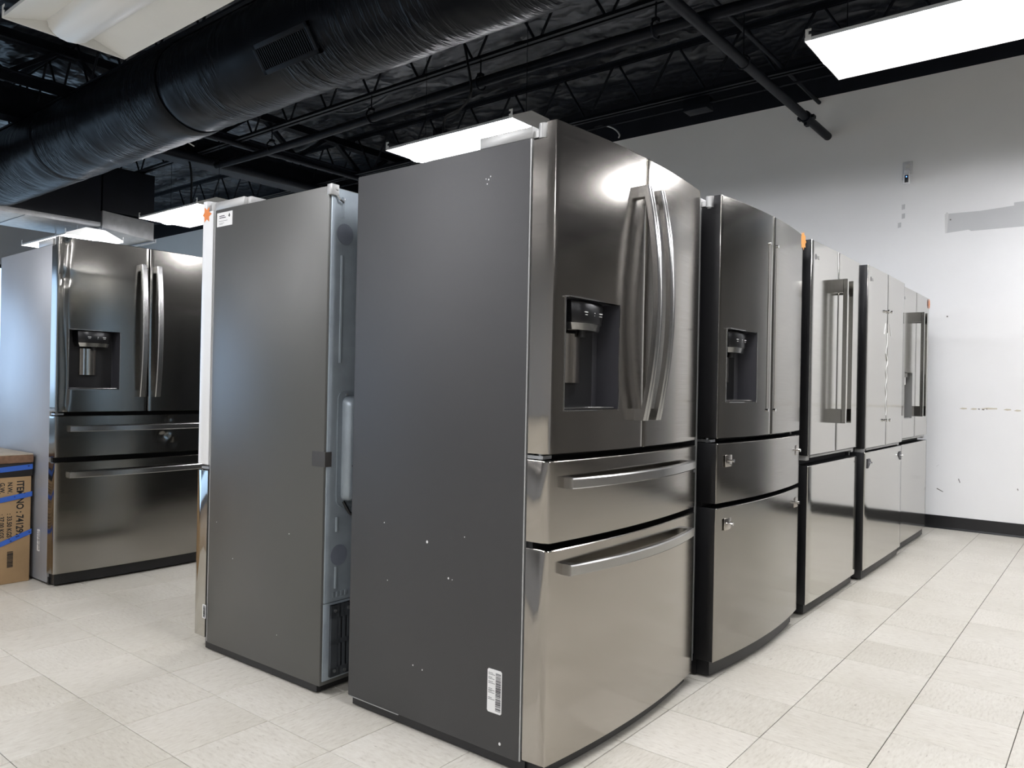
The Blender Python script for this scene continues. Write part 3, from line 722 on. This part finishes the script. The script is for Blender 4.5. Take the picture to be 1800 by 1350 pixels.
def french4(name, W, D, loc, rz, steelm, casem, label, sag=.03, handles=True, sidem=None, ry=0., disp=(.052, .307, 1.0, 1.308), dent_door=None, dent_drawer=None, groove=True, zb=.03, dz=(.044, .622, .640, .862, .880, 1.78), wavy=True):
    r = empty(name, loc, rz, ry); tag(r, label, 'refrigerator')
    top = 1.745; cabinet(r, W, D, top, casem, zb)
    arc = arc_fn(W, sag); sm = sidem or steelm; mats = [steelm, sm]
    dl = panel(.0, W/2-.003, dz[4], dz[5], arc, -.075, 'door', mats, r, hole=disp, notch=-1, dent=dent_door, nrow=40 if dent_door else 1, ncol=30)
    dispenser(dl, disp, arc, .085)
    dr = panel(W/2+.003, W, dz[4], dz[5], arc, -.075, 'door', mats, r, notch=1)
    d1 = panel(0, W, dz[2], dz[3], arc, -.075, 'drawer', mats, r, ncol=60 if dent_drawer else 32, dent=dent_drawer, nrow=20 if dent_drawer else 1)
    d2 = panel(0, W, dz[0], dz[1], arc, -.075, 'drawer', mats, r, ncol=32)
    hinge_set(r, W, top, dz[5]); mid_hinge(r, (dz[3]+dz[4])/2)
    ta = arc_fn(W-.03, sag); f = MB().poly([(-.09, .015, .010)]+[(ta(y)-.022, y+.015, .010) for y in [(W-.03)*k/20 for k in range(21)]]+[(-.09, W-.015, .010)], (0, 0, dz[0]-.006)); f.build('toe_strip', M['black'], r, ang=30)  # plain black strip under the drawers, following their curve
    if handles:
        for dd, yc in ((dl, W/2-.042), (dr, W/2+.042)):
            sf = arc(yc); bow_handle('z', .965, 1.682, yc, .030, lambda z: sf, .034, .042 if groove else .026, .019, 'door_handle', M['handle'], dd, groove)
        for dd, zc in ((d1, .801), (d2, .566)):
            bow_handle('y', .058, W-.088, zc, .030, arc, .030, .022, .016, 'drawer_handle', M['handle'], dd, False, endl=.03)
    return r, dl, dr, d1, d2, arc

# ---- the near dark-sided fridge
F1, dl, dr, d1, d2, arc = french4('refrigerator', .915, .80, (-1.197, 1.668, 0), math.radians(.7), M['steel'], M['case_dark'],
    'nearest stainless french door fridge with dark grey side and four bowed handles')
barcode_label(F1, (-.203, .003, .142), (1, 0, 0), (0, 0, 1), .052, .122, seed=3)
chips(F1, [(-.45, .003, .585, .004), (-.30, .003, .62, .0016), (-.155, .003, .062, .004), (-.50, .003, .20, .002), (-.46, .003, .195, .002), (-.64, .003, .62, .0018), (-.62, .003, .44, .0015), (-.36, .003, .49, .0028), (-.345, .003, .488, .0015), (-.235, .003, 1.652, .0022), (-.24, .003, 1.64, .0018), (-.228, .003, 1.66, .0018), (-.245, .003, 1.655, .0014)])
f = MB().box(-.79, -.56, .0015, .004, .03, .0318); f.build('bottom_edge_wear', M['hinge'], F1, smooth=False)
f = MB().tube([(.020, .86, .775), (.0205, .86, .775)], .006, 8); f.build('dent_mark', M['dark_grey'], d1)

# ---- second fridge: same body, handles taken off
F2, el, er, e1, e2, arc2 = french4('refrigerator', .908, .80, (-1.162, 2.662, 0), 0, M['steel_dark'], M['case_black'],
    'second stainless fridge in the row, water dispenser but handles removed', sidem=M['case_black'], handles=False, disp=(.055, .30, 1.02, 1.29), dz=(.066, .628, .645, .866, .885, 1.778), zb=.05)
for dd, z in ((e1, .80), (e2, .565)):
    for y in (.085, .835): stud_plate(dd, y, z, arc2(y))
for dd, yc in ((el, .412), (er, .496)):
    for z in (1.66, .985):
        f = MB().tube([(arc2(yc)-.001, yc, z), (arc2(yc)+.006, yc, z)], .006, 10); f.build('handle_stud', M['chrome'], dd)
    f = MB().box(arc2(yc)-.001, arc2(yc)+.0012, yc-.009, yc+.009, .99, 1.655); f.build('tape_residue', M['steel'], dd, smooth=False)
def burst(parent, c, r, n, mat, name='price_sticker', normal='x', squash=1.):
    P = []
    for i in range(2*n):
        q = r*(1 if i % 2 == 0 else .72); an = 2*PI*i/(2*n); u, v = q*math.cos(an)*squash, q*math.sin(an)
        P.append((c[0], c[1]+u, c[2]+v) if normal == 'x' else (c[0]+u, c[1], c[2]+v))
    d = (.0008, 0, 0) if normal == 'x' else (0, -.0008, 0)
    return MB().poly(P, d).build(name, mat, parent, smooth=False, label='orange star shaped price sticker')
burst(er, (arc2(.885)+.0015, .895, 1.752), .042, 9, M['orange2'])

# ---- flat door fridges
def flat3(name, W, D, loc, rz, label, zs, handles=True, disp=None, logo=True, topz=1.745, sidem=None, casem=None, steelm=None):
    r = empty(name, loc, rz); tag(r, label, 'refrigerator')
    sm = steelm or M['steel_flat']; cabinet(r, W, D, topz, casem or M['case_black'], .045); arc = arc_fn(W, .003); mats = [sm, sidem or M['case_black']]
    a = panel(0, W/2-.003, zs[2], zs[3], arc, -.075, 'door', mats, r, hole=disp, ncol=10, r=.004)
    b = panel(W/2+.003, W, zs[2], zs[3], arc, -.075, 'door', mats, r, ncol=10, r=.004)
    d = panel(0, W, zs[0], zs[1], arc, -.075, 'drawer', mats, r, ncol=12, r=.004)
    f = MB().box(-.11, -.016, .02, W-.02, .010, zs[0]+.002); f.build('toe_strip', M['black'], r, bevel=.003)
    if handles:
        for dd, yc in ((a, W/2-.052), (b, W/2+.052)):
            x0 = arc(yc)-.001; f = MB(); z0, z1 = .908, 1.636
            f.box(x0, x0+.044, yc-.010, yc+.010, z0, z0+.07); f.box(x0, x0+.044, yc-.010, yc+.010, z1-.068, z1); f.box(x0+.042, x0+.063, yc-.010, yc+.010, z0, z1)
            f.build('door_handle', M['steel_flat'], dd, smooth=False)
    f = MB()
    for y in (.02, W-.06): f.box(-.08, -.015, y, y+.04, zs[2]-.026, zs[2]-.002)
    f.box(-.02, -.008, .06, W-.06, zs[2]-.014, zs[2]-.002); f.build('middle_hinge', M['hinge'], r, bevel=.002)
    if disp:
        y0, y1, z0, z1 = disp; xb = -.07; f = MB()
        vs = [(arc(y0), y0, z0), (arc(y1), y1, z0), (arc(y1), y1, z1), (arc(y0), y0, z1), (xb, y0, z0), (xb, y1, z0), (xb, y1, z1), (xb, y0, z1)]
        f.add(vs, [(4,5,6,7), (0,1,5,4), (3,7,6,2), (0,4,7,3), (1,2,6,5)]); f.build('dispenser_recess', M['mid_grey'], a, smooth=False)
        f = MB().box(xb+.002, -.012, y0+.01, y1-.01, z1-.032, z1-.001); f.build('control_head', M['steel_flat'], a, bevel=.003)
        f = MB().box(xb+.03, xb+.05, (y0+y1)/2-.02, (y0+y1)/2+.02, z1-.085, z1-.03); f.build('paddle', M['label'], a, bevel=.004)
        f = MB().box(xb+.004, -.004, y0+.006, y1-.006, z0, z0+.006); f.build('drip_tray', M['handle'], a, smooth=False)
    if logo:
        x = arc(.05)+.0003
        f = MB().tube([(x, .058, zs[3]-.075), (x+.0006, .058, zs[3]-.075)], .014, 20); f.build('logo_disc', M['ink_grey'], a)
        text_mesh('LG', .024, M['ink_grey'], 'logo_text', a, frame((x+.0004, .078, zs[3]-.084), (0, 1, 0), (0, 0, 1)), .0004)
    return r, a, b, d, arc
F3 = flat3('refrigerator', .845, .80, (-1.162, 3.70, 0), 0, 'third fridge in the row, flat doors with square bar handles and no dispenser', (.057, .712, .762, 1.783))
F4, fa, fb, fd, arc4 = flat3('refrigerator', .912, .80, (-1.140, 4.625, 0), 0, 'fourth fridge in the row, flat doors without handles and taped seam', (.062, .726, .749, 1.788), handles=False)
hinge_set(F4, .912, 1.745, 1.788, cover=False)
for dd, yc in ((fa, .418), (fb, .494)):
    for z in (1.56, .90):
        f = MB().tube([(.002, yc, z), (.012, yc, z), (.0125, yc, z), (.022, yc, z)], [.005, .005, .009, .009], 10); f.build('handle_stud', M['chrome'], dd)
f = MB()
for s, y in ((-1, .418), (1, .494)):
    P = [(.0035, y+s*.005, 1.49), (.0035, y+s*.012, 1.485), (.0035, y+s*.050, 1.42), (.0035, y+s*.040, 1.42)]; f.poly(P, (.002, 0, 0))
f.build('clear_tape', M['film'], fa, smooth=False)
P = []
for i in range(25):
    z = .93+.5*i/24; P.append((.005, .437+.010*math.sin(i*1.3)+(.012 if i > 14 else 0)*math.sin(i*.9), z))
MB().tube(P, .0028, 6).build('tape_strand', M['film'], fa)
for y in (.075, .84): stud_plate(fd, y, .665, .003, 'tri', .03)
F5, ga, gb, gd, arc5 = flat3('refrigerator', .912, .80, (-1.165, 5.57, 0), 0, 'farthest fridge in the row, by the back wall, with bar handles and dispenser', (.062, .72, .762, 1.783), disp=(.13, .36, .895, 1.21))
burst(gb, (.0045, .885, 1.742), .04, 9, M['orange'], squash=.8)

# ---- grey sided fridge standing back to back with the near one
W6 = .91
F6 = empty('refrigerator', (-2.915, 1.624+W6, 0), PI+math.radians(.9)); tag(F6, 'grey fridge seen from its side and back, left of the dark one', 'refrigerator')
D6 = .782
cabinet(F6, W6, D6, 1.732, M['case_grey'], .03, td=.085)
arc = arc_fn(W6, .01)
for y0, y1 in ((0, W6/2-.003), (W6/2+.003, W6)): dd = panel(y0, y1, .728, 1.777, arc, -.075, 'door', [M['steel_flat'], M['white_trim']], F6, ncol=10, notch=1 if y0 > .1 else -1)
panel(0, W6, .048, .706, arc, -.075, 'drawer', [M['steel_flat'], M['steel_flat']], F6, ncol=10)
hinge_set(F6, W6, 1.732, 1.777); mid_hinge(F6, .717, W6-.03)
f = MB().box(-.30, -.10, W6-.20, W6-.02, 1.732, 1.765); f.build('hinge_cover', M['hinge'], F6, bevel=.003)
f = MB().box(-.11, -.05, .03, W6-.03, .008, .05); f.build('toe_strip', M['black'], F6, bevel=.003)
burst(dd, (-.035, W6-.004+.0055, 1.722), .034, 6, M['orange'], normal='y') if False else None
P = [(-.030+.034*(1 if i % 2 == 0 else .55)*math.cos(2*PI*i/12), W6+.0002, 1.722+.034*(1 if i % 2 == 0 else .55)*math.sin(2*PI*i/12)) for i in range(12)]
MB().poly(P, (0, .0008, 0)).build('price_sticker', M['orange'], dd, smooth=False, label='orange star shaped price sticker')
barcode_label(F6, (-.058, W6+.0002, .122), (-1, 0, 0), (0, 0, 1), .024, .054, seed=5, bars=(.2, .85), text=False)
# paper label at the top of the side (no code square)
f = MB().box(-.205, -.100, W6-.0032, W6-.0022, 1.664, 1.718); lab = f.build('paper_label', M['label'], F6, smooth=False)
f = MB()
for z, x0, x1, h_ in ((1.703, -.116, -.152, .003), (1.696, -.116, -.160, .003), (1.684, -.113, -.172, .0012), (1.676, -.116, -.150, .001), (1.672, -.116, -.140, .001)): f.box(x1, x0, W6-.0026, W6-.0018, z, z+h_)
f.box(-.19, -.178, W6-.0026, W6-.0018, 1.700, 1.704); f.box(-.187, -.182, W6-.0026, W6-.0018, 1.696, 1.710)
f.build('label_text', M['ink'], lab, smooth=False)
# back panel: galvanised sheet with pressed ribs, plugs, cover and vent
xb = -D6
f = MB().box(xb-.006, xb+.002, .012, W6-.012, .31, 1.728); bk = f.build('back_panel', M['galv'], F6, bevel=.002)
f = MB().box(xb-.004, xb+.002, .012, W6-.012, .045, .308); f.build('lower_back_panel', M['galv'], F6, bevel=.002)
for z0, z1 in ((1.60+.03, 1.70), (1.13, 1.50), (.55, .60), (.355, .43)):
    f = MB().tube([(xb-.006, W6-.058, z0), (xb-.006, W6-.058, z1)], .0055, 8); f.build('pressed_rib', M['galv'], bk)
for z in (1.575, .468):
    f = MB().tube([(xb-.004, W6-.070, z), (xb-.0075, W6-.070, z)], .036, 28); f.build('foam_plug', M['plug'], bk)
f = MB().box(xb-.014, xb+.01, W6-.035, W6-.002, 1.70, 1.737); f.tube([(xb-.016, W6-.026, 1.722), (xb-.012, W6-.026, 1.722)], .007, 10); f.build('corner_bracket', M['hinge'], F6, bevel=.003)
f = MB().tube([(xb-.012, W6-.028, 1.702), (xb-.016, W6-.038, 1.688), (xb-.014, W6-.054, 1.682), (xb-.012, W6-.06, 1.694)], .004, 6); f.build('wire_loop', M['bolt'], F6)
# rounded electrics cover
def rrect(y0, y1, z0, z1, r, n=5):
    P = []
    for cy, cz, a0 in ((y1-r, z1-r, 0), (y0+r, z1-r, 90), (y0+r, z0+r, 180), (y1-r, z0+r, 270)):
        for k in range(n+1): an = math.radians(a0+90*k/n); P.append((cy+r*math.cos(an), cz+r*math.sin(an)))
    return P
ya, yb, za, zb_ = W6-.34, W6-.052, .632, 1.035
secs = [[(x, y, z) for y, z in rrect(ya+i, yb-i, za+i, zb_-i, r_)] for x, i, r_ in ((xb-.003, 0, .03), (xb-.010, 0, .03), (xb-.011, .018, .026), (xb-.035, .024, .028), (xb-.046, .036, .03))]
cov = MB().loft(secs).build('electrics_cover', M['galv'], F6, ang=50)
for z in (za+.016, zb_-.014): MB().tube([(xb-.008, yb-.035, z), (xb-.015, yb-.035, z)], .0045, 8).build('screw', M['bolt'], cov)
MB().tube([(xb-.010, yb-.03, za+.02), (xb-.02, yb-.05, za-.02), (xb-.03, yb-.12, za-.06)], .006, 6).build('power_lead', M['cable'], cov)
P = [(xb-.0475, W6-.085, .775), (xb-.0475, W6-.145, .785), (xb-.0475, W6-.145, .835), (xb-.0475, W6-.125, .835)]
MB().poly(P, (-.001, 0, 0)).build('tape_piece', M['tape_grey'], cov, smooth=False)
f = MB().box(xb+.001, xb+.062, W6-.0035, W6-.0020, .775, .826); f.box(xb-.0075, xb+.001, W6-.030, W6-.0020, .775, .826); f.build('tape_piece', M['tape_grey'], F6, smooth=False)
# vent cover with slots
f = MB(); y0, y1 = W6-.40, W6-.038; z0, z1 = .055, .30
cols = [y1-.03-.020*k for k in range(14)]
f.box(xb-.014, xb-.004, y0, y1, z0, z0+.03); f.box(xb-.014, xb-.004, y0, y1, z1-.045, z1); f.box(xb-.014, xb-.004, y0, y1, .165, .18)
f.box(xb-.014, xb-.004, y1-.028, y1, z0, z1)
for c_ in cols: f.box(xb-.014, xb-.004, c_-.012, c_-.003, z0, z1)
vc = f.build('vent_cover', M['vent_black'], F6, smooth=False)
f = MB().box(xb-.006, xb-.003, y0, y1, z0, z1); f.build('vent_backing', M['black'], vc, smooth=False)
for y, z in ((y1-.016, z1-.02), (y1-.075, z1-.02), (y1-.016, z0+.02), (y1-.06, z0+.012)): MB().tube([(xb-.012, y, z), (xb-.018, y, z)], .006, 10).build('screw', M['bolt'], vc)
f = MB()
for k in range(4): f.box(xb-.0075, xb-.005, W6-.045-.018*k-.012, W6-.045-.018*k, .325, .343)
f.build('stamped_marks', M['galv'], bk, bevel=.001)
chips(F6, [])
for x, z, rr_ in ((-.14, .51, .0016), (-.255, .385, .0018), (-.60, .525, .0018), (-.54, .155, .0014)):
    f = MB().poly([(x+rr_*math.cos(t), W6-.003, z+rr_*math.sin(t)) for t in [2*PI*i/7 for i in range(7)]], (0, .0008, 0)); f.build('paint_chip', M['chip'], F6, smooth=False)

# ---- the fridge at the left with dents
def dentA(y, z):      # long crease beside the left edge of the door
    d = -.0052*math.exp(-((y-.034-.010*math.sin(z*7.5))/.016)**2)*(1 if .9 < z < 1.77 else 0)
    d += -.0038*math.exp(-((y-.03)**2+(z-1.57)**2)/.0010)
    return d
def dentB(y, z):
    d = 0
    for cy, cz, s, a in ((.545, .745, .024, -.0075), (.60, .75, .018, .0045), (.575, .838, .015, -.0055), (.60, .70, .014, -.0045)): d += a*math.exp(-((y-cy)**2+(z-cz)**2)/(s*s))
    return d
F7, hl, hr, h1, h2, arc7 = french4('refrigerator', .908, .80, (-4.205, 1.592, 0), 0, M['steel_dark'], M['case_light'],
    'dented stainless fridge at the far left beside the cardboard box', sag=.022, ry=math.radians(-.5), disp=(.056, .302, 1.003, 1.308), dent_door=dentA, dent_drawer=dentB, groove=False, dz=(.066, .630, .655, .866, .886, 1.778), zb=.012)
barcode_label(F7, (-.212, .0030, .160), (1, 0, 0), (0, 0, 1), .034, .112, seed=9)

# ---- cardboard box with board on top
bxr = empty('cardboard_box', (-4.452, 1.574, 0)); tag(bxr, 'brown cardboard box with blue tape and printed item number, at the left edge', 'box')
LX, LY, HB = .62, .95, .60
f = MB().box(-LX, 0, -LY, 0, 0, HB); f.build('carton', M['cardboard'], bxr, bevel=.004)
f = MB().box(-LX-.003, .003, -LY, .003, HB-.055, HB+.016); f.build('black_wrap', M['band_black'], bxr, bevel=.003)
for z0, sl in ((.572, .02), (.43, .045), (.235, .11)):
    f = MB().poly([(.0035, .0035, z0+.010), (.0035, .0035, z0+.036), (.0035, -.30, z0+.036-sl), (.0035, -.30, z0+.010-sl)], (.0012, 0, 0))
    f.build('blue_tape', M['blue_tape'], bxr, smooth=False)
# print runs downwards
def dn(y, z): return frame((.0006, y, z), (0, 0, -1), (0, 1, 0))
text_mesh('ITEM NO : 741299', .046, M['ink'], 'print_item', bxr, dn(-.066, .525), .0013, .80)
text_mesh('N.W.', .030, M['ink'], 'print_net_label', bxr, dn(-.108, .52), .0008, .84); text_mesh(': 33.50 KGS', .030, M['ink'], 'print_net_weight', bxr, dn(-.108, .36), .0008, .84)
text_mesh('G.W.', .030, M['ink'], 'print_gross_label', bxr, dn(-.143, .52), .0008, .84); text_mesh(': 37.00 KGS', .030, M['ink'], 'print_gross_weight', bxr, dn(-.143, .36), .0008, .84)
f = MB(); rn = random.Random(2); z = .165
while z > .085:
    t = rn.choice((.0012, .002, .0032)); f.box(.0002, .0012, -.105, -.078, z-t, z); z -= t+rn.choice((.0012, .002))
f.build('print_barcode', M['ink'], bxr, smooth=False)
bt = empty('tabletop_board', (-4.452, 1.574, HB+.0165)); tag(bt, 'pale board with brown worn edge lying on the cardboard box', 'board')
f = MB().box(-LX-.005, .008, -LY, .006, 0, .040); f.build('board_core', M['board_edge'], bt, bevel=.003)
f = MB().box(-LX-.005, .006, -LY, .004, .040, .046); f.build('board_face', M['board'], bt, bevel=.002)

# ---- camera and outlet on the back wall
ou = empty('wall_outlet', (-1.42, WY, 2.905)); tag(ou, 'white electrical outlet plate with plug high on the back wall', 'outlet')
f = MB().box(-.036, .036, -.006, .0, -.065, .065); f.build('plate', M['outlet'], ou, bevel=.002)
for z in (-.026, .028): f = MB().box(-.017, .017, -.0085, -.005, z-.016, z+.016); f.build('socket', M['putty2'], ou, bevel=.002)
f = MB().box(-.018, .018, -.045, -.008, -.045, -.012); f.build('plug', M['camera_body'], ou, bevel=.004)
sc_ = empty('security_camera', (-1.412, WY-.006, 2.815)); tag(sc_, 'small white security camera with blue light below the outlet', 'camera')
f = MB().box(-.026, .026, -.075, -.04, -.045, .035); f.build('shell', M['camera_body'], sc_, bevel=.006)
f = MB().box(-.014, .014, -.0775, -.073, -.034, .026); f.build('lens_face', M['gloss_black'], sc_, bevel=.002)
f = MB().tube([(0, -.0775, .012), (0, -.079, .012)], .005, 10); f.build('indicator', M['led'], sc_)
f = MB().tube([(0, -.045, -.005), (0, -.01, -.005), (0, 0, -.005)], [.008, .008, .02], 10); f.tube([(-.026, -.05, .0), (-.038, -.045, .002)], .007, 8); f.build('mount', M['camera_body'], sc_)
